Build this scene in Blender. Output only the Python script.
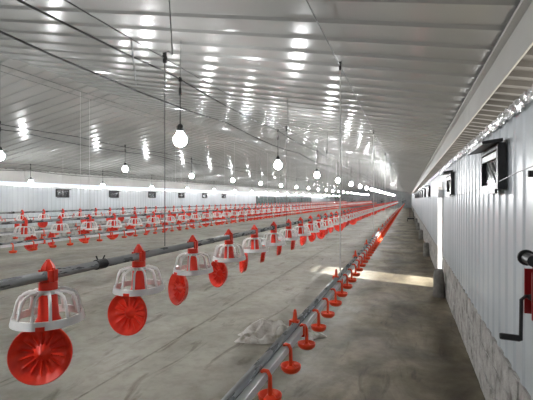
import bpy, math, random
from mathutils import Vector, Matrix
random.seed(7)
PI = math.pi
S = bpy.context.scene
for o in list(bpy.data.objects): bpy.data.objects.remove(o)
C = S.collection

# ------------------------------------------------------------------ camera, world, sun, exposure
EYE = 1.55
YAW = math.atan(141.5/400)
cam = bpy.data.cameras.new('camera'); cam.sensor_width = 36; cam.lens = 36*400/533; cam.clip_start = .02; cam.clip_end = 500
camo = bpy.data.objects.new('camera', cam); C.objects.link(camo)
camo.location = (0, 0, EYE); camo.rotation_euler = (PI/2-math.radians(.14), 0, YAW)
S.camera = camo
W = bpy.data.worlds.new('world'); S.world = W; W.use_nodes = True
W.node_tree.nodes['Background'].inputs[0].default_value = (.86, .93, 1, 1)
W.node_tree.nodes['Background'].inputs[1].default_value = 1.1
sun = bpy.data.lights.new('sun', 'SUN'); sun.energy = 20.0; sun.angle = math.radians(2.5); sun.color = (1, .985, .96)
suno = bpy.data.objects.new('sun', sun); C.objects.link(suno)
suno.location = (20, -5, 20)
suno.rotation_euler = Vector((-2.3, .68, -1.55)).to_track_quat('-Z', 'Y').to_euler()
S.view_settings.view_transform = 'Standard'; S.view_settings.look = 'None'
S.view_settings.gamma = 1; S.view_settings.use_curve_mapping = False
S.view_settings.exposure = 0.14
BULB = 260.0

# ------------------------------------------------------------------ materials
def mat(name, col, rough=.5, metal=0, spec=.5, emit=None, estr=0):
    m = bpy.data.materials.new(name); m.use_nodes = True
    b = m.node_tree.nodes['Principled BSDF']
    b.inputs['Base Color'].default_value = (*col, 1); b.inputs['Roughness'].default_value = rough
    b.inputs['Metallic'].default_value = metal; b.inputs['Specular IOR Level'].default_value = spec
    if emit:
        b.inputs['Emission Color'].default_value = (*emit, 1); b.inputs['Emission Strength'].default_value = estr
    return m
def vary(m, stops, scale=4, detail=6, coord='Object', stretch=(1, 1, 1), bump=0, bscale=None, bdist=.01, rough=None, dist=0):
    """noise-driven colour ramp, optional relief and roughness variation"""
    t = m.node_tree; n = t.nodes; L = t.links; b = n['Principled BSDF']
    if coord == 'World':
        g = n.new('ShaderNodeNewGeometry'); src = g.outputs['Position']
    else:
        g = n.new('ShaderNodeTexCoord'); src = g.outputs[coord]
    mp = n.new('ShaderNodeMapping'); mp.inputs['Scale'].default_value = stretch; L.new(src, mp.inputs[0])
    ns = n.new('ShaderNodeTexNoise'); ns.inputs['Scale'].default_value = scale; ns.inputs['Detail'].default_value = detail
    ns.inputs['Distortion'].default_value = dist
    L.new(mp.outputs[0], ns.inputs['Vector'])
    if stops:
        r = n.new('ShaderNodeValToRGB'); cr = r.color_ramp
        while len(cr.elements) < len(stops): cr.elements.new(.5)
        for e, (p, c) in zip(cr.elements, stops): e.position = p; e.color = (*c, 1)
        L.new(ns.outputs[0], r.inputs[0]); L.new(r.outputs[0], b.inputs['Base Color'])
    if rough:
        mr = n.new('ShaderNodeMapRange'); mr.inputs[1].default_value = .35; mr.inputs[2].default_value = .65
        mr.inputs[3].default_value, mr.inputs[4].default_value = rough
        L.new(ns.outputs[0], mr.inputs[0]); L.new(mr.outputs[0], b.inputs['Roughness'])
    if bump:
        n2 = n.new('ShaderNodeTexNoise'); n2.inputs['Scale'].default_value = bscale or scale*4; n2.inputs['Detail'].default_value = 3
        L.new(mp.outputs[0], n2.inputs['Vector'])
        bp = n.new('ShaderNodeBump'); bp.inputs['Strength'].default_value = bump; bp.inputs['Distance'].default_value = bdist
        L.new(n2.outputs[0], bp.inputs['Height']); L.new(bp.outputs[0], b.inputs['Normal'])
    return m

M = {}
M['ceil'] = vary(mat('ceiling_steel', (.5, .5, .48), .18, 0, .65), [(.3, (.34, .34, .325)), (.7, (.40, .40, .385))], .8, 3, 'World',
                 bump=.10, bscale=1.6, bdist=.012)
M['wall'] = vary(mat('wall_steel', (.6, .63, .66), .32, 0, .5), [(.3, (.50, .54, .57)), (.7, (.62, .655, .685))], 1.5, 6, 'World',
                 stretch=(1, 1, .4), bump=.2, bscale=3, bdist=.01)
M['eave'] = vary(mat('eave_steel', (.3, .27, .24), .55), [(.3, (.065, .059, .052)), (.7, (.14, .128, .115))], 3, 6, 'World')
M['fascia'] = vary(mat('fascia_steel', (.5, .5, .47), .4), [(.3, (.42, .415, .39)), (.7, (.55, .545, .52))], 2, 5, 'World', stretch=(1, .4, 1))
M['foil'] = vary(mat('insulation_foil', (.85, .85, .86), .22, .85), None, 18, 4, 'World', bump=.8, bscale=22, bdist=.02)
M['red'] = vary(mat('red_plastic', (.72, .025, .012), .35, 0, .5), [(.3, (.84, .030, .012)), (.7, (.95, .055, .022))], 14, 3)
M['redb'] = vary(mat('orange_red_plastic', (.85, .07, .02), .35, 0, .5), [(.3, (.88, .06, .016)), (.7, (.98, .11, .03))], 14, 3)
M['dkred'] = mat('dark_red_enamel', (.28, .012, .015), .35)
M['white'] = vary(mat('white_plastic', (.82, .80, .78), .4), [(.3, (.86, .845, .83)), (.7, (.94, .93, .915))], 18, 3)
M['pvc'] = vary(mat('white_water_pipe', (.75, .77, .78), .35), [(.3, (.66, .68, .69)), (.7, (.80, .81, .82))], 9, 3)
M['galv'] = vary(mat('galvanised_steel', (.5, .51, .52), .3, .7), [(.3, (.31, .315, .32)), (.7, (.40, .405, .41))], 30, 5, stretch=(1, .2, 1), rough=(.24, .34))
M['dkmetal'] = vary(mat('dark_steel', (.03, .03, .032), .45, .4), [(.3, (.02, .02, .022)), (.7, (.06, .06, .062))], 12, 4)
M['black'] = vary(mat('black_plastic', (.012, .012, .013), .4), [(.3, (.008, .008, .009)), (.7, (.025, .025, .026))], 12, 4)
M['cable'] = vary(mat('black_cable', (.015, .015, .016), .5), [(.3, (.010, .010, .011)), (.7, (.03, .03, .03))], 12, 2)
M['wire'] = vary(mat('grey_wire', (.12, .12, .125), .4, .5), [(.3, (.08, .08, .085)), (.7, (.16, .16, .165))], 12, 2)
M['rope'] = vary(mat('pale_rope', (.6, .6, .58), .7), [(.3, (.48, .48, .46)), (.7, (.66, .66, .64))], 40, 2)
M['pane'] = mat('dark_pane', (.01, .011, .013), .12, 0, .5)
M['silver'] = vary(mat('bright_aluminium', (.7, .71, .72), .28, .8), [(.3, (.6, .61, .62)), (.7, (.75, .76, .77))], 12, 3)
M['bulb'] = mat('lit_bulb', (.9, .9, .9), .3, 0, .3, (.97, .985, 1), BULB)
M['pad'] = vary(mat('wet_cellulose_pad', (.05, .085, .08), .7), [(.35, (.035, .06, .058)), (.65, (.11, .15, .145))], 2.2, 6, 'World', stretch=(1, 1, 3))
M['padframe'] = mat('pad_frame_steel', (.03, .04, .042), .4)
M['conc'] = vary(mat('stub_concrete', (.2, .19, .17), .9), [(.3, (.11, .105, .095)), (.7, (.24, .23, .21))], 9, 7, 'World', bump=.6, bscale=30, bdist=.02)
M['mortar'] = vary(mat('rough_mortar', (.4, .39, .36), .9), [(.3, (.16, .15, .14)), (.48, (.40, .385, .36)), (.72, (.56, .545, .52))], 6, 9, 'World', bump=.9, bscale=22, bdist=.03)
M['block'] = vary(mat('daubed_block', (.4, .39, .36), .9), [(.3, (.20, .19, .175)), (.47, (.43, .415, .39)), (.72, (.58, .565, .54))], 7, 9, 'World', bump=.9, bscale=26, bdist=.03)
M['sack'] = vary(mat('dirty_white_sack', (.6, .58, .53), .6), [(.33, (.30, .27, .22)), (.5, (.56, .53, .48)), (.7, (.72, .70, .66))], 9, 6, 'World', bump=.5, bscale=30, bdist=.02)
M['soil'] = vary(mat('outside_soil', (.5, .45, .38), .95), [(.3, (.22, .20, .165)), (.7, (.34, .31, .265))], 1.5, 7, 'World')
M['fanwall'] = vary(mat('end_wall_steel', (.22, .24, .24), .5), [(.3, (.30, .32, .32)), (.7, (.38, .40, .40))], 1.5, 4, 'World')

def concrete():
    m = mat('floor_concrete', (.3, .28, .25), .6); t = m.node_tree; n = t.nodes; L = t.links; b = n['Principled BSDF']
    g = n.new('ShaderNodeNewGeometry'); P = g.outputs['Position']
    def noise(sc, det, st=(1, 1, 1), dist=0):
        mp = n.new('ShaderNodeMapping'); mp.inputs['Scale'].default_value = st; L.new(P, mp.inputs[0])
        x = n.new('ShaderNodeTexNoise'); x.inputs['Scale'].default_value = sc; x.inputs['Detail'].default_value = det; x.inputs['Distortion'].default_value = dist
        x.inputs['Roughness'].default_value = .62
        L.new(mp.outputs[0], x.inputs['Vector']); return x.outputs[0]
    def ramp(f, stops):
        r = n.new('ShaderNodeValToRGB'); cr = r.color_ramp
        while len(cr.elements) < len(stops): cr.elements.new(.5)
        for e, (p, c) in zip(cr.elements, stops): e.position = p; e.color = (*c, 1)
        L.new(f, r.inputs[0]); return r.outputs[0]
    def mix(a, c, f, mode='MULTIPLY'):
        x = n.new('ShaderNodeMix'); x.data_type = 'RGBA'; x.blend_type = mode
        if isinstance(f, float): x.inputs[0].default_value = f
        else: L.new(f, x.inputs[0])
        L.new(a, x.inputs[6]); L.new(c, x.inputs[7]); return x.outputs[2]
    base = ramp(noise(.9, 9, (1, .6, 1), .4), [(.3, (.205, .192, .154)), (.5, (.315, .297, .245)), (.72, (.415, .396, .338))])
    fine = ramp(noise(7, 8), [(.3, (.72, .70, .68)), (.55, (1, 1, 1))])
    c = mix(base, fine, .8)
    # the walkway beside the right wall is trodden browner, with a ragged edge under the drinker line
    sx = n.new('ShaderNodeSeparateXYZ'); L.new(P, sx.inputs[0])
    wob = n.new('ShaderNodeMath'); wob.operation = 'MULTIPLY_ADD'; L.new(noise(.8, 6, (1, .5, 1)), wob.inputs[0]); wob.inputs[1].default_value = 1.4; L.new(sx.outputs[0], wob.inputs[2])
    mr = n.new('ShaderNodeMapRange'); mr.inputs[1].default_value = -.35; mr.inputs[2].default_value = .1; L.new(wob.outputs[0], mr.inputs[0])
    walk = ramp(noise(1.6, 9, (1, .6, 1), .6), [(.33, (.20, .165, .115)), (.5, (.47, .41, .315)), (.68, (.86, .79, .67))])
    c = mix(c, walk, mr.outputs[0])
    # scuffed dirt streaks lying along the house
    st = ramp(noise(3.2, 8, (1.6, .35, 1), 1.2), [(.57, (1, 1, 1)), (.68, (.42, .38, .33))])
    c = mix(c, st, .75)
    L.new(c, b.inputs['Base Color'])
    rr = n.new('ShaderNodeMapRange'); rr.inputs[1].default_value = .3; rr.inputs[2].default_value = .7; rr.inputs[3].default_value = .42; rr.inputs[4].default_value = .8
    L.new(noise(1.3, 6), rr.inputs[0]); L.new(rr.outputs[0], b.inputs['Roughness'])
    bp = n.new('ShaderNodeBump'); bp.inputs['Strength'].default_value = .35; bp.inputs['Distance'].default_value = .01
    L.new(noise(14, 8), bp.inputs['Height']); L.new(bp.outputs[0], b.inputs['Normal'])
    return m
M['floor'] = concrete()

# ------------------------------------------------------------------ mesh helpers
class MB:
    def __init__(s): s.v = []; s.f = []; s.m = []
    def add(s, vs, fs, mi=0):
        b = len(s.v); s.v += [tuple(p) for p in vs]; s.f += [tuple(i+b for i in f) for f in fs]; s.m += [mi]*len(fs)
    def box(s, lo, hi, mi=0, rot=None, c=None):
        x0, y0, z0 = lo; x1, y1, z1 = hi
        vs = [Vector(p) for p in ((x0,y0,z0),(x1,y0,z0),(x1,y1,z0),(x0,y1,z0),(x0,y0,z1),(x1,y0,z1),(x1,y1,z1),(x0,y1,z1))]
        if rot is not None:
            cc = Vector(c) if c is not None else Vector(((x0+x1)/2, (y0+y1)/2, (z0+z1)/2))
            vs = [rot @ (p-cc)+cc for p in vs]
        s.add(vs, [(0,3,2,1),(4,5,6,7),(0,1,5,4),(1,2,6,5),(2,3,7,6),(3,0,4,7)], mi)
    def tube(s, pts, r, n=8, mi=0, cap=True):
        pts = [Vector(p) for p in pts]; rs = r if isinstance(r, (list, tuple)) else [r]*len(pts)
        vs = []; up = None
        for i, p in enumerate(pts):
            d = (pts[min(i+1, len(pts)-1)]-pts[max(i-1, 0)]).normalized()
            if up is None: up = Vector((0, 0, 1)) if abs(d.z) < .9 else Vector((1, 0, 0))
            a = d.cross(up).normalized(); b = a.cross(d).normalized(); up = b
            for k in range(n):
                t = 2*PI*k/n; vs.append(p+(a*math.cos(t)+b*math.sin(t))*rs[i])
        fs = []
        for i in range(len(pts)-1):
            for k in range(n):
                k2 = (k+1) % n; fs.append((i*n+k, i*n+k2, (i+1)*n+k2, (i+1)*n+k))
        if cap: fs.append(tuple(range(n))[::-1]); fs.append(tuple((len(pts)-1)*n+k for k in range(n)))
        s.add(vs, fs, mi)
    def lathe(s, prof, n=16, c=(0, 0, 0), mi=0, mod=None):
        vs = []
        for (r, z) in prof:
            for k in range(n):
                t = 2*PI*k/n; rr, zz = (r, z) if mod is None else mod(r, z, t)
                vs.append((c[0]+rr*math.cos(t), c[1]+rr*math.sin(t), c[2]+zz))
        fs = []
        for i in range(len(prof)-1):
            for k in range(n):
                k2 = (k+1) % n; fs.append((i*n+k, i*n+k2, (i+1)*n+k2, (i+1)*n+k))
        s.add(vs, fs, mi)
    def mesh(s, name, mats, smooth=False):
        me = bpy.data.meshes.new(name); me.from_pydata(s.v, [], s.f)
        for m in (mats if isinstance(mats, (list, tuple)) else [mats]): me.materials.append(m)
        for i, p in enumerate(me.polygons):
            p.material_index = s.m[i]
            p.use_smooth = smooth
        me.update(); return me
    def obj(s, name, mats, parent=None, smooth=False, loc=None):
        return link(name, s.mesh(name, mats, smooth), parent, loc)
def link(name, me, parent=None, loc=None, rot=None):
    o = bpy.data.objects.new(name, me); C.objects.link(o)
    if parent: o.parent = parent
    if loc: o.location = loc
    if rot: o.rotation_euler = rot
    return o
def smooth_angle(me, deg=40):
    me.set_sharp_from_angle(angle=math.radians(deg))
def tag(o, label, cat=None, group=None, kind=None):
    o['label'] = label
    if cat: o['category'] = cat
    if group: o['group'] = group
    if kind: o['kind'] = kind
    return o
def empty(name, loc=(0, 0, 0)):
    o = bpy.data.objects.new(name, None); C.objects.link(o); o.location = loc; o.empty_display_size = .1; return o
def copy_tree(o, parent=None):
    c = o.copy(); C.objects.link(c); c.parent = parent
    for ch in o.children: copy_tree(ch, c)
    return c
ONES = ['', 'first', 'second', 'third', 'fourth', 'fifth', 'sixth', 'seventh', 'eighth', 'ninth', 'tenth', 'eleventh', 'twelfth', 'thirteenth',
        'fourteenth', 'fifteenth', 'sixteenth', 'seventeenth', 'eighteenth', 'nineteenth']
def nth(k):
    if k < 20: return ONES[k]
    t, r = divmod(k, 10); w = ['', '', 'twent', 'thirt', 'fort', 'fift', 'sixt', 'sevent', 'eight', 'ninet'][t]
    return w+'ieth' if r == 0 else w+'y-'+ONES[r]

# ------------------------------------------------------------------ the shell
XR = .58; XL = -12.8; XM = (XR+XL)/2
Y0, Y1 = -4.5, 74.5
ZW = EYE+.5          # wall top
ZE = EYE+1.035       # ceiling at the eave fascia
SL = .19
ZRIDGE = ZE+SL*(XR-XM)
NS = int(Y1-Y0)
DOOR = (7.5, 8.5)

# floor: a bed and cast strips with open joints between them
fl = empty('floor'); tag(fl, 'worn grey-brown concrete floor of the long shed', kind='structure')
m = MB(); m.box((XL-.1, Y0, -.2), (XR+.1, Y1, -.02)); m.obj('floor_bed', M['conc'], fl)
xs = [XL, -9.3, -5.9, -2.42, XR]
for i in range(4):
    m = MB(); g = .004
    a, b = xs[i]+g, xs[i+1]-g
    m.box((a, Y0, -.05), (b, Y1, 0)); m.obj('floor_slab', M['floor'], fl)
# outside ground so that the doorway looks onto something
m = MB(); m.add([(-45, -40, -.1), (45, -40, -.1), (45, 120, -.1), (-45, 120, -.1)], [(0, 1, 2, 3)])
tag(m.obj('ground', M['soil']), 'pale sunlit bare ground outside the doorway', kind='structure')

def sheet_profile(n, period, flat, depth, fl=.018):
    """(t, d) points across one metre sheet: flats and trapezoid ribs"""
    pts = [(0, 0)]
    for k in range(n):
        a = k*period; pts += [(a+flat, 0), (a+flat+fl, depth), (a+period-fl, depth), (a+period, 0)]
    return pts
def extrude(prof, p0, p1, axis_t, nrm):
    """extrude the profile between p0 and p1; t along axis_t, depth along nrm"""
    m = MB(); p0 = Vector(p0); p1 = Vector(p1); t = Vector(axis_t); nn = Vector(nrm); vs = []
    for (a, d) in prof: vs += [p0+t*a+nn*d, p1+t*a+nn*d]
    m.add(vs, [(2*i, 2*i+1, 2*i+3, 2*i+2) for i in range(len(prof)-1)]); return m

ce = empty('ceiling'); tag(ce, 'glossy pale grey ribbed steel ceiling with a low ridge', kind='structure')
cp = sheet_profile(3, 1/3, .25, .02, .02)
nR = Vector((-SL, 0, -1)).normalized(); nL = Vector((SL, 0, -1)).normalized()
meR = extrude(cp, (XR, 0, ZE), (XM, 0, ZRIDGE), (0, 1, 0), nR).mesh('ceiling_sheet', M['ceil'])
meL = extrude(cp, (XM, 0, ZRIDGE), (XL, 0, ZE), (0, 1, 0), nL).mesh('ceiling_sheet', M['ceil'])
for k in range(NS):
    link('ceiling_sheet', meR, ce, (0, Y0+k, 0)); link('ceiling_sheet', meL, ce, (0, Y0+k, 0))
# eave overhang outside the fascia, ribbed, seen through the slot above the wall
ep = sheet_profile(4, .25, .15, .04, .018)
OV = .85
meR = extrude(ep, (XR+.03, 0, ZE+.02), (XR+OV, 0, ZE+.02-SL*OV), (0, 1, 0), (0, 0, -1)).mesh('eave_sheet', M['eave'])
meL = extrude(ep, (XL-.03, 0, ZE+.02), (XL-OV, 0, ZE+.02-SL*OV), (0, 1, 0), (0, 0, -1)).mesh('eave_sheet', M['eave'])
for k in range(NS):
    link('eave_sheet', meR, ce, (0, Y0+k, 0)); link('eave_sheet', meL, ce, (0, Y0+k, 0))

def fascia(name, x, sgn, zb, label):
    r = empty(name); tag(r, label, kind='structure')
    L = 3.0
    m = MB(); m.box((0, 0, zb), (.012*sgn if sgn > 0 else 0, L-.012, ZE+.0)) if sgn > 0 else m.box((-.012, 0, zb), (0, L-.012, ZE))
    f = m.mesh('fascia_board', M['fascia'])
    m = MB()
    a, b = sorted((0, -.045*sgn)); m.box((a, 0, ZE-.055), (b, L-.012, ZE-.035))
    g = m.mesh('fascia_lip', M['fascia'])
    k = 0
    while Y0+k*L < Y1-1:
        q = link('fascia_board', f, r, (x, Y0+k*L, 0)); link('fascia_lip', g, q); k += 1
    return r
fascia('trim_1', XR, 1, EYE+.775, 'long pale sheet-metal fascia above the right wall')
fascia('trim_2', XL, -1, EYE+.60, 'long pale sheet-metal fascia above the left wall')

# right wall: ribbed sheets over a daubed block plinth, one doorway
PL = .57
wr = empty('wall_right'); tag(wr, 'white ribbed steel side wall on a block plinth beside the walkway', kind='structure')
wp = sheet_profile(5, .2, .12, .009, .02)
meW = extrude(wp, (XR, 0, PL-.03), (XR, 0, ZW), (0, 1, 0), (-1, 0, 0)).mesh('wall_sheet', M['wall'])
meH = extrude(wp, (XR, 0, EYE+.27), (XR, 0, ZW), (0, 1, 0), (-1, 0, 0)).mesh('wall_sheet', M['wall'])
for k in range(NS):
    y = Y0+k
    link('wall_sheet', meH if abs(y-DOOR[0]) < .1 else meW, wr, (random.uniform(-.002, .002), y, 0))
m = MB()
for a, b in ((Y0, DOOR[0]-.05), (DOOR[1]+.05, Y1)): m.box((XR-.012, a, -.05), (XR+.14, b, PL-.004))
pl = m.obj('plinth', M['mortar'], wr)
def block_mesh(seed):
    rnd = random.Random(seed); m = MB(); nx, nz = 4, 2; L, H = .385, .178; vs = []
    for j in range(nz+1):
        for i in range(nx+1):
            e = i in (0, nx) or j in (0, nz)
            vs.append((-(.003 if e else .008)-rnd.uniform(0, .005), i*L/nx+rnd.uniform(-.003, .003), j*H/nz+rnd.uniform(-.002, .002)))
    n0 = len(vs)
    fs = [(j*(nx+1)+i, (j+1)*(nx+1)+i, (j+1)*(nx+1)+i+1, j*(nx+1)+i+1) for j in range(nz) for i in range(nx)]
    ring = [(i, 0) for i in range(nx)]+[(nx, j) for j in range(nz)]+[(i, nz) for i in range(nx, 0, -1)]+[(0, j) for j in range(nz, 0, -1)]
    for (i, j) in ring: p = vs[j*(nx+1)+i]; vs.append((.03, p[1], p[2]))
    for q in range(len(ring)):
        q2 = (q+1) % len(ring); a = ring[q]; b = ring[q2]
        fs.append((a[1]*(nx+1)+a[0], b[1]*(nx+1)+b[0], n0+q2, n0+q))
    m.add(vs, fs); return m.mesh('block', M['block'])
BK = [block_mesh(i) for i in range(6)]
for row in range(3):
    y = .9+(.2 if row == 1 else 0)
    while y < 19:
        if not (DOOR[0]-.45 < y < DOOR[1]+.06):
            link('block', random.choice(BK), pl, (XR-.012+random.uniform(-.004, .006), y, .004+row*.189))
        y += .4
# crinkled insulation foil over the wall head
m = MB(); n = 700; vs = []
for i in range(n+1):
    y = .6+i*.033
    for j in range(4):
        vs.append((XR-.022-random.uniform(0, .016)*(1 if j < 3 else .3), y+random.uniform(-.012, .012), ZW-.035+j*.026+random.uniform(-.011, .011)))
m.add(vs, [(i*4+j, i*4+j+1, i*4+j+5, i*4+j+4) for i in range(n) for j in range(3)])
m.obj('insulation_foil', M['foil'], wr)

# left wall
wl = empty('wall_left'); tag(wl, 'white ribbed steel side wall across the shed', kind='structure')
ZWL = EYE+.47
meW = extrude(wp, (XL, 0, PL-.03), (XL, 0, ZWL), (0, 1, 0), (1, 0, 0)).mesh('wall_sheet', M['wall'])
for k in range(NS): link('wall_sheet', meW, wl, (random.uniform(-.002, .002), Y0+k, 0))
m = MB(); m.box((XL-.14, Y0, -.05), (XL+.015, Y1, PL)); m.obj('plinth', M['mortar'], wl)
m = MB(); m.box((XL-.02, Y0, ZWL-.03), (XL+.035, Y1, ZWL+.012)); m.obj('wall_cap', M['silver'], wl)

# end walls
def gable(name, y, mt, label):
    r = empty(name); tag(r, label, kind='structure')
    m = MB(); d = .06
    P = [(XL-.1, 0), (XR+.1, 0), (XR+.1, ZE+.05), (XM, ZRIDGE+.05), (XL-.1, ZE+.05)]
    vs = [(p[0], y, p[1]-.04) for p in P]+[(p[0], y+d, p[1]-.04) for p in P]
    m.add(vs, [(4, 3, 2, 1, 0), (5, 6, 7, 8, 9)]+[(i, (i+1) % 5, 5+(i+1) % 5, 5+i) for i in range(5)]); m.obj('gable_panel', mt, r); return r
gable('wall_back', Y1, M['fanwall'], 'dim grey end wall far down the shed')
gable('wall_front', Y0-.06, M['wall'], 'plain steel end wall behind the viewer')

# doorway in the right wall
d = empty('door_1', (XR, (DOOR[0]+DOOR[1])/2, 0)); tag(d, 'sunlit open doorway in the right wall', kind='structure')
m = MB(); w = .5
for s in (-1, 1): m.box((-.03, s*w-.025, 0), (.13, s*w+.025, EYE+.29))
m.box((-.03, -w+.025, EYE+.24), (.13, w-.025, EYE+.29)); m.obj('door_frame', M['white'], d)
m = MB(); m.box((-.02, -w+.03, -.06), (.16, w-.03, .03)); m.obj('threshold', M['conc'], d)
m = MB(); R = Matrix.Rotation(math.radians(100), 3, 'Z')
m.box((.14, w+.03, .05), (.18, w+.97, EYE+.2)); lf = m.obj('door_leaf', M['wall'], d)
m = MB(); m.tube([(.13, w+.85, .95), (.09, w+.85, .95), (.09, w+.85, 1.1), (.13, w+.85, 1.1)], .01, 6); m.obj('door_handle', M['dkmetal'], lf)
m = MB(); m.box((-.1, -w-.07, EYE+.02), (-.02, -w-.01, EYE+.16)); m.obj('hinge_box', M['silver'], d)

# inlet windows with a raised flap
def window_parts(root, sx):
    bar = M['silver'] if sx < 0 else M['dkmetal']
    """sx=+1: mounted on the left wall facing +x; -1: on the right wall facing -x"""
    w, h = .31, .145
    m = MB(); D = .045
    def bx(x0, x1, y0, y1, z0, z1, mb): a, b = sorted((x0*sx, x1*sx)); mb.box((a, y0, z0), (b, y1, z1))
    bx(0, D, -w, -w+.045, -h, h, m); bx(0, D, w-.045, w, -h, h, m); bx(0, D, -w+.045, w-.045, h-.035, h, m); bx(0, D, -w+.045, w-.045, -h, -h+.035, m)
    fr = m.obj('window_frame', M['black'], root)
    m = MB(); bx(.012, .022, -w+.04, w-.04, -h+.03, h-.03, m); m.obj('pane', M['pane'], root)
    m = MB(); bx(.03, .042, -w+.05, w-.05, h-.085, h-.045, m); m.obj('glazing_bar', bar, root)
    m = MB(); m.tube([(.036*sx, -w+.1, -h+.05), (.036*sx, .06, h-.1)], .007, 6); m.obj('stay_arm', bar, root)
    m = MB(); bx(D, D+.012, -w+.02, w-.02, -h-.025, -h+.005, m); m.obj('window_sill', M['black'], root)
    m = MB(); R = Matrix.Rotation(math.radians(8)*sx, 3, 'Y')
    a, b = sorted((.02*sx, .135*sx))
    m.box((a, -w-.02, h+.005), (b, w+.02, h+.025), rot=R, c=(.02*sx, 0, h+.015))
    m.obj('flap', M['black'], root)
    return root
wn = 0
src = None
for i, y in enumerate([3.12, 6.0, 11.9, 14.8, 17.7, 20.6, 23.5, 26.4, 29.3, 32.2, 35.1]):
    wn += 1
    if src is None: o = window_parts(empty('window_%d' % wn), -1); src = o
    else: o = copy_tree(src); o.name = 'window_%d' % wn
    o.location = (XR-.012, y, EYE+.205)
    tag(o, ['large black inlet window with raised flap, nearest on the right wall', 'black inlet window with raised flap just before the doorway'][i] if i < 2
        else '%s black inlet window beyond the doorway on the right wall' % nth(i-1), group='right wall inlet windows', kind='structure')
src = None
for i in range(6):
    wn += 1; y = 12.12+i*2.91
    if src is None: o = window_parts(empty('window_%d' % wn), 1); src = o
    else: o = copy_tree(src); o.name = 'window_%d' % wn
    o.location = (XL+.012, y, EYE+.225)
    tag(o, '%s small black inlet window from the left on the far wall' % nth(i+1), group='left wall inlet windows', kind='structure')

# cooling pads in the left wall
for i in range(4):
    y0 = 33.4+i*5.35; r = empty('cooling_pad', (XL+.012, y0, EYE-.65))
    tag(r, '%s dark green cooling pad panel from the left on the far wall' % nth(i+1), 'cooling pad', 'cooling pads on the far wall')
    L, H = 5.2, .9; m = MB()
    m.box((0, 0, 0), (.1, .12, H)); m.box((0, L-.12, 0), (.1, L, H)); m.box((0, .12, 0), (.1, L-.12, .1)); m.box((0, .12, H-.1), (.1, L-.12, H))
    m.obj('pad_frame', M['padframe'], r)
    for j in range(8):
        m = MB(); a = .12+j*(L-.24)/8; m.box((.01, a+.01, .1), (.06, a+(L-.24)/8-.01, H-.1)); m.obj('pad_block', M['pad'], r)

# extraction fans in the far end wall
for i in range(7):
    x = -.9-i*1.75; r = empty('extraction_fan', (x, Y1, .35))
    tag(r, '%s square extraction fan from the right in the far end wall' % nth(i+1), 'fan', 'fans in the far end wall')
    m = MB(); h = .7
    m.box((-h, -.25, 0), (-h+.06, 0, 2*h)); m.box((h-.06, -.25, 0), (h, 0, 2*h)); m.box((-h+.06, -.25, 0), (h-.06, 0, .06)); m.box((-h+.06, -.25, 2*h-.06), (h-.06, 0, 2*h))
    m.obj('fan_housing', M['galv'], r)
    for k in range(6):
        m = MB(); a = k*PI/3
        R = Matrix.Rotation(a, 3, 'Y'); vs = [R @ Vector(p)+Vector((0, 0, h)) for p in ((-.05, -.12, .1), (.08, -.06, .1), (.2, -.05, .6), (-.12, -.16, .6))]
        m.add(vs, [(0, 1, 2, 3)]); m.obj('fan_blade', M['galv'], r)
    m = MB(); m.tube([(0, -.18, h), (0, -.04, h)], .12, 12); m.obj('fan_hub', M['dkmetal'], r)

# ------------------------------------------------------------------ feed lines
FX = [-1.65, -5.85, -10.1]; FZ = EYE-.37; SP = .693; FY0 = [1.48, 4.80, 8.21]; FEND = 70.5
def spoke_pts(a):
    c, s = math.cos(a), math.sin(a)
    return [(c*r, s*r, z) for r, z in ((.052, -.088), (.105, -.092), (.137, -.106), (.150, -.130), (.164, -.19), (.176, -.236))]
NSP = 12
def ring_mb(n=28):
    m = MB(); m.lathe([(.172, -.258), (.190, -.258), (.181, -.216), (.168, -.216), (.172, -.258)], n)
    m.lathe([(.053, -.100), (.064, -.100), (.062, -.078), (.053, -.078), (.053, -.100)], max(10, n*2//3)); return m
def pan_mod(r, z, t):
    f = max(0, math.cos(14*t)) if .045 < r < .125 else 0
    return r, z+.014*f*(1 if z > -.06 else 1)
def pan_mb(n=56):
    """shallow dish, mouth towards +z in its own frame, finned floor and centre cone; then hung on edge"""
    prof = [(.0005, .018), (.014, .014), (.042, -.030), (.055, -.034), (.085, -.034), (.110, -.032), (.124, -.026), (.140, .008), (.150, .014), (.154, .010), (.150, .006),
            (.144, .000), (.128, -.034), (.110, -.040), (.085, -.042), (.055, -.042), (.040, -.040), (.012, .004), (.0005, .008)]
    m = MB(); m.lathe(prof, n, mod=pan_mod)
    # hang: the dish plane upright, its edge at the ring (+x), mouth facing inwards
    R = Matrix.Rotation(math.radians(82), 3, 'Y')
    m.v = [tuple(R @ Vector(p)+Vector((.168, 0, -.385))) for p in m.v]
    m.box((.172, -.022, -.258), (.192, .022, -.238)); return m
def hopper_mb(n=16):
    m = MB(); m.lathe([(.001, -.036), (.046, -.036), (.049, -.042), (.049, -.080), (.053, -.083), (.053, -.1), (.047, -.104), (.050, -.16), (.056, -.235), (.070, -.262), (.066, -.262), (.05, -.235)], n)
    return m
def finial_mb():
    """arched clip over the pipe (pipe along y) with a fluted point on top"""
    m = MB(); fl = lambda r, z, t: (r*(1+.16*math.cos(6*t)), z)
    m.lathe([(.0005, .0285), (.031, .0285), (.033, .036), (.029, .052), (.021, .067), (.013, .079), (.009, .088), (.0005, .091)], 18, mod=fl)
    for q in (-1, 1):
        a, b = sorted((q*.0285, q*.040)); m.box((a, -.030, -.034), (b, .030, .032))
        m.box((a, -.006, -.05), (b+.006 if q > 0 else b, .006, .045))
    return m
ME = {}
ME['ring'] = ring_mb().mesh('grill', M['white'], True); smooth_angle(ME['ring'])
for i in range(NSP):
    m = MB(); m.tube(spoke_pts(2*PI*(i+.5)/NSP), .0085, 6); ME['sp%d' % i] = m.mesh('grill_bar', M['white'], True)
m = ring_mb(16)
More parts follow.
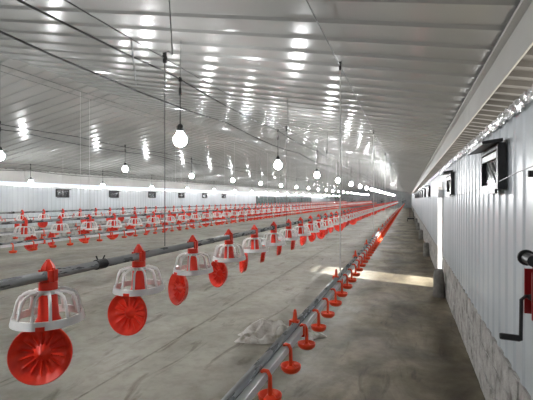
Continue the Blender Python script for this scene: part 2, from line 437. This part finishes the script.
for i in range(NSP): m.tube(spoke_pts(2*PI*(i+.5)/NSP), .0105, 4, cap=False)
ME['grill_far'] = m.mesh('grill', M['white'], True); smooth_angle(ME['grill_far'])
ME['pan'] = pan_mb().mesh('pan', M['red'], True); smooth_angle(ME['pan'], 50)
ME['pan_far'] = pan_mb(14).mesh('pan', M['red'], True)
ME['hop'] = hopper_mb().mesh('hopper', M['red'], True); smooth_angle(ME['hop'])
ME['hop_far'] = hopper_mb(8).mesh('hopper', M['red'], True)
ME['fin'] = finial_mb().mesh('pipe_clip', M['red'])
PHI = {0: 12, 1: 28, 2: 58, 3: 50, 4: 76, 5: 92, 6: 84, 7: 95, 8: 70, 9: 60, 10: 45}
FL = ['nearest', 'middle', 'farthest']
rnd = random.Random(3)
for L in range(3):
    x = FX[L]; k = 0
    fln = empty('feed_line', (x, 0, FZ))
    tag(fln, 'grey steel auger pipe of the %s feed line' % FL[L], 'pipe', 'auger pipes of the feed lines')
    m = MB(); m.tube([(0, (0 if L == 0 else 2.5), 0), (0, FEND+1, 0)], .0235, 16); o = m.obj('auger_pipe', M['galv'], fln, True)
    cm = MB(); cm.tube([(0, -.035, 0), (0, .035, 0)], .0285, 14); cm.tube([(0, -.02, .026), (-.004, -.028, .05)], .004, 5); cm.tube([(0, .02, .026), (.004, .03, .046)], .004, 5)
    cme = cm.mesh('pipe_coupling', M['dkmetal'])
    y = 1.83
    while y < FEND:
        link('pipe_coupling', cme, fln, (0, y, 0)); y += 3.05
    while True:
        y = FY0[L]+SP*k
        if y > FEND: break
        dist = math.hypot(x, y); near = L == 0 and k < 9
        f = empty('feeder', (x, y, FZ)); f.scale = (.86, .86, .86)
        if L == 0 and k in PHI: phi = math.radians(PHI[k])
        elif L == 0: phi = math.radians(rnd.choice([50, 75, 90, 110, 70, 20, 60]))
        else: phi = math.radians(rnd.uniform(-75, 75))
        cdir = Vector((-x, -y)).normalized(); dd = -cdir; left = Vector((-dd.y, dd.x))
        h = cdir*math.cos(phi)+left*math.sin(phi)
        tilt = math.radians(rnd.uniform(0, 3) if L == 0 else rnd.uniform(0, 4))
        f.rotation_euler = (Matrix.Rotation(math.atan2(h.y, h.x), 4, 'Z') @ Matrix.Rotation(tilt, 4, 'Y')).to_euler()
        lo = dist > 9
        link('hopper', ME['hop_far' if lo else 'hop'], f); link('pipe_clip', ME['fin'], f, rot=(0, 0, -math.atan2(h.y, h.x)))
        if near:
            g = link('grill', ME['ring'], f)
            for i in range(NSP): link('grill_bar', ME['sp%d' % i], g)
        else: link('grill', ME['grill_far'], f)
        link('pan', ME['pan_far' if lo else 'pan'], f)
        LIM = (26, 18, 14)[L]
        if k < LIM:
            if L == 0 and k == 0: lab = 'large red feeder nearest the viewer, pan face-on below white grill'
            elif L == 0 and k == 1: lab = 'red feeder second from the viewer on nearest line, round pan below'
            elif L == 0 and k == 5: lab = 'sixth feeder on nearest feed line, its pan seen edge-on'
            else: lab = '%s red feeder with white grill from the left on the %s feed line' % (nth(k+1), FL[L])
        else: lab = 'tiny red and white feeder far down the %s feed line' % FL[L]
        tag(f, lab, 'feeder', 'feeders on the %s feed line' % FL[L])
        k += 1

# ------------------------------------------------------------------ drinker lines
DX = [-.57, -5.0, -7.1, -11.3]; DZ = [EYE-.735, EYE-.62, EYE-.66, EYE-.62]; DY0 = [1.555, 3.9, 5.6, 8.6]; DSP = .318
m = MB()
m.tube([(-.004, 0, .018), (.008, 0, .026), (.024, 0, .024), (.034, 0, .006), (.034, 0, -.03), (.034, 0, -.078)], [.007, .008, .0085, .0085, .0095, .010], 8)
m.lathe([(.001, -.072), (.014, -.074), (.022, -.084), (.028, -.090), (.042, -.082), (.047, -.070), (.050, -.071), (.048, -.088), (.036, -.101), (.001, -.103)], 18, (.034, 0, 0))
ME['cup'] = m.mesh('drip_cup', M['redb'], True); smooth_angle(ME['cup'], 50)
m = MB()
m.tube([(-.012, 0, .012), (.024, 0, .030), (.034, 0, .006), (.034, 0, -.078)], .0095, 5)
m.lathe([(.001, -.075), (.026, -.088), (.049, -.070), (.036, -.101), (.001, -.103)], 9, (.034, 0, 0)); ME['cup_far'] = m.mesh('drip_cup', M['redb'], True)
m = MB(); m.lathe([(.014, -.03), (.016, .0), (.012, .02), (.010, .045), (.006, .06), (.0005, .062)], 8, (-.028, 0, .055))
m.box((-.055, -.014, -.03), (.03, .014, -.02)); m.box((-.058, -.014, -.03), (-.05, .014, .055)); m.box((-.055, -.014, .045), (-.004, .014, .055))
m.box((.022, -.014, -.03), (.030, .014, .03))
ME['clip'] = m.mesh('hanger_clip', M['redb'])
DL = ['nearest drinker line beside the walkway', 'drinker line in front of the middle feed line', 'drinker line behind the middle feed line', 'drinker line along the far wall']
for L in range(4):
    x = DX[L]; z = DZ[L]
    r = empty('drinker_line', (x, 0, z)); tag(r, '%s, grey rail with red cups' % DL[L], 'drinker', 'drinker lines')
    ys = .3 if L == 0 else 2.0
    m = MB(); m.tube([(-.028, ys, .026), (-.028, FEND, .026)], .019, 14); m.obj('support_rail', M['galv'], r, True)
    m = MB(); m.box((-.012, ys, -.018), (.020, FEND, .016)); m.obj('water_pipe', M['pvc'], r)
    y = DY0[L]; k = 0
    while y < FEND-.5:
        near = math.hypot(x, y) < 8
        o = link('drip_cup', ME['cup' if near else 'cup_far'], r, (0, y, 0))
        if near: o.rotation_euler = (rnd.uniform(-.05, .05), 0, rnd.uniform(-.15, .15))
        y += DSP; k += 1
    y = 2.17 if L == 0 else 4.4
    while y < (30 if L < 2 else 20):
        link('hanger_clip', ME['clip'], r, (0, y, 0)); y += 1.37

# ------------------------------------------------------------------ ropes, pulleys and winch cables
def ceil_z(x): return ZRIDGE-SL*abs(x-XM)
def sag_line(x, y0, y1, z, r, n, mt, name, label, cat, grp, sag=.03, hook=3.0):
    m = MB(); pts = []; st = hook/4; k = int((y1-y0)/st)
    for i in range(k+1):
        ph = (i % 4)/4; pts.append((0, y0+i*st, -sag*4*ph*(1-ph)))
    m.tube(pts, r, n, cap=False); o = m.obj(name, mt, None, True, (x, 0, z)); tag(o, label, cat, grp); return o
def hang_rope(x, y, ztop, zbot, mt, r, label, grp, pulley=True):
    m = MB(); m.tube([(0, 0, 0), (0, 0, ztop-zbot)], r, 5)
    if not pulley: return tag(m.obj('suspension_rope', mt, None, False, (x, y, zbot)), label, 'rope', grp)
    root = empty('suspension_rope', (x, y, zbot)); tag(root, label, 'rope', grp); m.obj('rope', mt, root)
    if pulley:
        m = MB(); m.tube([(-.007, 0, ztop-zbot+.0), (.007, 0, ztop-zbot)], .020, 10); m.box((-.009, -.010, ztop-zbot-.045), (.009, .010, ztop-zbot+.03)); m.obj('pulley', M['dkmetal'], root)
        m = MB(); zc = ceil_z(x)-ztop
        m.tube([(0, 0, ztop-zbot+.03), (0, .05, ztop-zbot+.06), (0, .10, ztop-zbot+.05), (0, .06, zc+ztop-zbot+.01)], .004, 5); m.obj('ceiling_hook', M['wire'], root)
    return root
lines = [('drinker', DX[0], EYE+1.19, DZ[0]+.05, 3.58, 3.7, M['rope'], 'nearest drinker line'),
         ('feeder', FX[0], EYE+1.02, FZ+.03, 2.47, 3.05, M['wire'], 'nearest feed line'),
         ('drinker', DX[1], EYE+1.75, DZ[1]+.05, 5.1, 3.05, M['rope'], 'second drinker line'),
         ('feeder', FX[1], EYE+1.95, FZ+.03, 6.2, 3.05, M['rope'], 'middle feed line'),
         ('feeder', FX[2], EYE+1.3, FZ+.03, 9.6, 3.05, M['rope'], 'farthest feed line')]
for (kd, x, zt, zb, ya, sp, mt, nm) in lines:
    sag_line(x, -2.0, 69, zt, .0045, 5, M['wire'], 'winch_cable', 'thin winch cable under the ceiling above the '+nm, 'cable', 'winch cables', .01)
    y = ya; k = 0
    while y < 45:
        lab = ('%s vertical rope from the viewer holding up the %s' % (nth(k+1), nm)) if k < 5 else 'faint distant vertical rope holding up the '+nm
        hang_rope(x, y, zt, zb, mt, .006 if x == DX[0] else (.003 if x == FX[0] else .0022), lab, 'ropes of the '+nm, x in (DX[0], FX[0])); y += sp; k += 1

# ------------------------------------------------------------------ light rows
BX = [-2.09, -6.35, -11.0]; BZ = [EYE+.575, EYE+.71, EYE+.51]; BC = [EYE+1.165, EYE+1.27, EYE+1.07]; BY0 = [.29, 1.66, 3.03]; BSP = 3.1
RN = ['nearest', 'middle', 'farthest']
cm = MB(); prof = [(.0005, -.067), (.026, -.062), (.048, -.047), (.063, -.023), (.067, .0), (.063, .023), (.048, .047), (.032, .068), (.028, .085)]
cm.lathe(prof, 14); ME['glass'] = cm.mesh('glass_bulb', M['bulb'], True)
cm = MB(); cm.lathe([(.030, .082), (.032, .10), (.030, .135), (.018, .15), (.006, .16)], 10); ME['sock'] = cm.mesh('socket', M['black'], True)
for L in range(3):
    x = BX[L]
    sag_line(x, -2.9, 71, BC[L], .0075, 6, M['cable'], 'power_cable', 'thick black power cable carrying the %s row of bulbs' % RN[L], 'cable', 'lamp cables', .035, 3.1)
    sag_line(x-.48, -2.9, 71, BC[L]+(-.02 if L < 2 else -.16), .0085, 6, M['cable'], 'power_cable', 'second black cable running beside the %s row of bulbs' % RN[L], 'cable', 'lamp cables', .06, 4.2)
    m = MB(); dz = BC[L]-BZ[L]; m.tube([(0, 0, .15), (0, 0, dz)], .0055, 5)
    m.tube([(0, 0, dz-.16), (0, 0, dz-.15), (0, 0, dz-.09), (0, 0, dz-.08)], [.007, .014, .014, .007], 6); m.lathe([(.001, dz-.03), (.016, dz-.025), (.018, dz), (.012, dz+.02), (.001, dz+.022)], 8)
    cord = m.mesh('cord', M['cable'])
    m = MB(); m.tube([(0, 0, dz), (.01, .0, ceil_z(x)-BZ[L])], .003, 4); hk = m.mesh('ceiling_wire', M['wire'])
    k = 0; y = BY0[L]
    while y < 71:
        b = empty('hanging_bulb', (x, y, BZ[L])); link('glass_bulb', ME['glass'], b); link('socket', ME['sock'], b); link('cord', cord, b)
        if k % 2: link('ceiling_wire', hk, b)
        if k == 0: lab = 'bulb of the %s row out of view beside the viewer' % RN[L]
        elif k < 9: lab = '%s lit white bulb from the left in the %s row of hanging lights' % (nth(k), RN[L])
        else: lab = 'small lit bulb far down the %s row of hanging lights' % RN[L]
        tag(b, lab, 'light bulb', 'bulbs of the %s row' % RN[L])
        y += BSP; k += 1

# strap hanging between the winch cable and the lamp cable
m = MB(); m.tube([(-1.662, 2.115, EYE+1.02), (-2.555, 3.325, EYE+1.13)], .006, 5)
tag(m.obj('tie_strap', M['dkmetal']), 'short dark tie joining the winch cable and a lamp cable', 'strap')

# ------------------------------------------------------------------ winch on the right wall
wi = empty('wall_winch', (.497, 1.93, EYE-.375)); tag(wi, 'red hand winch with black crank on the right wall', 'winch')
m = MB(); m.box((.0, -.075, -.11), (.055, .045, .10)); m.box((-.03, -.075, -.11), (0, -.065, .08)); m.box((-.03, .035, -.11), (0, .045, .08)); m.obj('winch_body', M['dkred'], wi)
m = MB(); m.box((.055, -.1, -.15), (.07, .07, .15)); m.obj('mounting_plate', M['dkmetal'], wi)
m = MB(); m.tube([(-.02, -.06, .125), (-.02, -.02, .125), (-.02, .03, .125)], .024, 14); m.obj('rope_drum', M['black'], wi)
m = MB(); m.tube([(-.02, .045, .125), (-.02, .056, .125)], .034, 16); m.obj('gear', M['cable'], wi)
m = MB(); m.tube([(0, 0, -.03), (-.035, .0, -.03), (-.05, 0, -.045), (-.052, 0, -.215)], .0075, 8); cr = m.obj('crank_arm', M['dkmetal'], wi)
m = MB(); m.tube([(-.05, 0, -.208), (-.058, 0, -.208), (-.125, 0, -.206), (-.130, 0, -.206)], [.010, .0135, .0135, .011], 10); m.obj('crank_grip', M['black'], cr)
m = MB(); m.lathe([(.008, 0), (.016, .004), (.016, .02), (.008, .024)], 8, (-.012, 0, -.045)); m.obj('pawl', M['dkmetal'], wi)
m = MB()
pts = [(.015, .0, .15)]
for i in range(7):
    a = i/6*PI; pts.append((.015-.0+.01*math.sin(a), .0-.02*math.cos(a)+.0, .17+.10*math.sin(a)))
m.tube(pts, .004, 5); m.obj('rope_tail', M['rope'], wi)
m = MB(); m.tube([(.49, 1.6, EYE+.15), (.53, 2.35, EYE+.138), (.535, 3.2, EYE+.085), (.545, 5.6, EYE+.04), (.555, 12, EYE+.02)], .0028, 5)
tag(m.obj('pull_wire', M['wire']), 'thin wire strung along the right wall past the window', 'wire')
m = MB(); m.tube([(.525, 2.12, EYE+.13), (.525, 2.12, EYE+.10)], .010, 10); m.box((.53, 2.11, EYE+.10), (.567, 2.13, EYE+.13)); tag(m.obj('guide_pulley', M['black']), 'small black pulley for the wire on the right wall', 'pulley')

# ------------------------------------------------------------------ concrete stubs along the plinth
for i, (y, hh, ww) in enumerate([(6.95, .42, .17), (11.7, .36, .16), (16.6, .36, .16), (21.4, .36, .16), (26.2, .36, .16)]):
    rr = random.Random(i+20); m = MB(); n = 10; prof = []
    vs = []; lv = [0, .12, .3, .6, .85, 1.0]
    for q, t in enumerate(lv):
        s = [1.1, 1.05, 1.0, .96, .92, .72][q]
        for k in range(n):
            a = 2*PI*k/n; ca, sa = math.cos(a), math.sin(a)
            e = .62
            vs.append((math.copysign(abs(ca)**e, ca)*ww*.5*s*rr.uniform(.93, 1.05), math.copysign(abs(sa)**e, sa)*ww*.8*s*rr.uniform(.93, 1.05), hh*t))
    m.add(vs, [(q*n+k, q*n+(k+1) % n, (q+1)*n+(k+1) % n, (q+1)*n+k) for q in range(5) for k in range(n)]+[tuple(range(n))[::-1], tuple(50+k for k in range(n))])
    o = m.obj('concrete_stub', M['conc'], None, True, (XR-.03-ww*.5, y, 0)); smooth_angle(o.data, 50)
    tag(o, 'dark concrete stub by the open doorway at the wall foot' if i == 0 else '%s dark concrete stub beyond the doorway along the right wall foot' % nth(i), 'concrete stub', 'stubs along the right wall')

# ------------------------------------------------------------------ crumpled sack under the nearest drinker line
def sack(loc, sx, sy, hh, seed, name, label, rz):
    rr = random.Random(seed); m = MB(); n = 26; vs = []
    ph = [rr.uniform(0, 6.28) for _ in range(8)]
    for j in range(n+1):
        for i in range(n+1):
            u = i/n*2-1; v = j/n*2-1; r = max(abs(u), abs(v))
            edge = 1+.16*math.sin(5*math.atan2(v, u)+ph[0])+.10*math.sin(9*math.atan2(v, u)+ph[1])
            z = hh*(1-r**3)*(.55+.25*math.sin(5*u+3*v+ph[2])+.2*math.sin(9*v-4*u+ph[3])+.12*math.sin(15*u+ph[4]))+rr.uniform(0, .012)*(1-r)
            k = 1/math.sqrt(1+min(abs(u), abs(v))**2*.7)
            vs.append((u*sx*edge*k, v*sy*edge*k, max(.004, z)+.004))
    m.add(vs, [(j*(n+1)+i, j*(n+1)+i+1, (j+1)*(n+1)+i+1, (j+1)*(n+1)+i) for j in range(n) for i in range(n)])
    o = m.obj(name, M['sack'], None, False, loc); o.rotation_euler.z = rz; tag(o, label, 'sack'); return o
sack((-1.36, 4.25, 0), .44, .24, .2, 4, 'crumpled_sack', 'crumpled dirty white sack lying under the nearest drinker line', .35)

# dark cart far along the walkway
r = empty('hand_cart', (.18, 29.5, 0)); tag(r, 'small dark cart standing far down the walkway by the right wall', 'cart')
m = MB(); m.box((-.22, -.4, .16), (.22, .4, .26)); m.obj('cart_bed', M['black'], r)
for sx in (-1, 1):
    for sy in (-1, 1):
        m = MB(); m.tube([(sx*.19, sy*.28, .08), (sx*.23, sy*.28, .08)], .08, 12); m.obj('wheel', M['black'], r)
m = MB(); m.tube([(.2, .38, .2), (.2, .44, .88), (-.05, .44, .88), (-.05, .38, .2)], .02, 6); m.obj('cart_handle', M['dkmetal'], r)
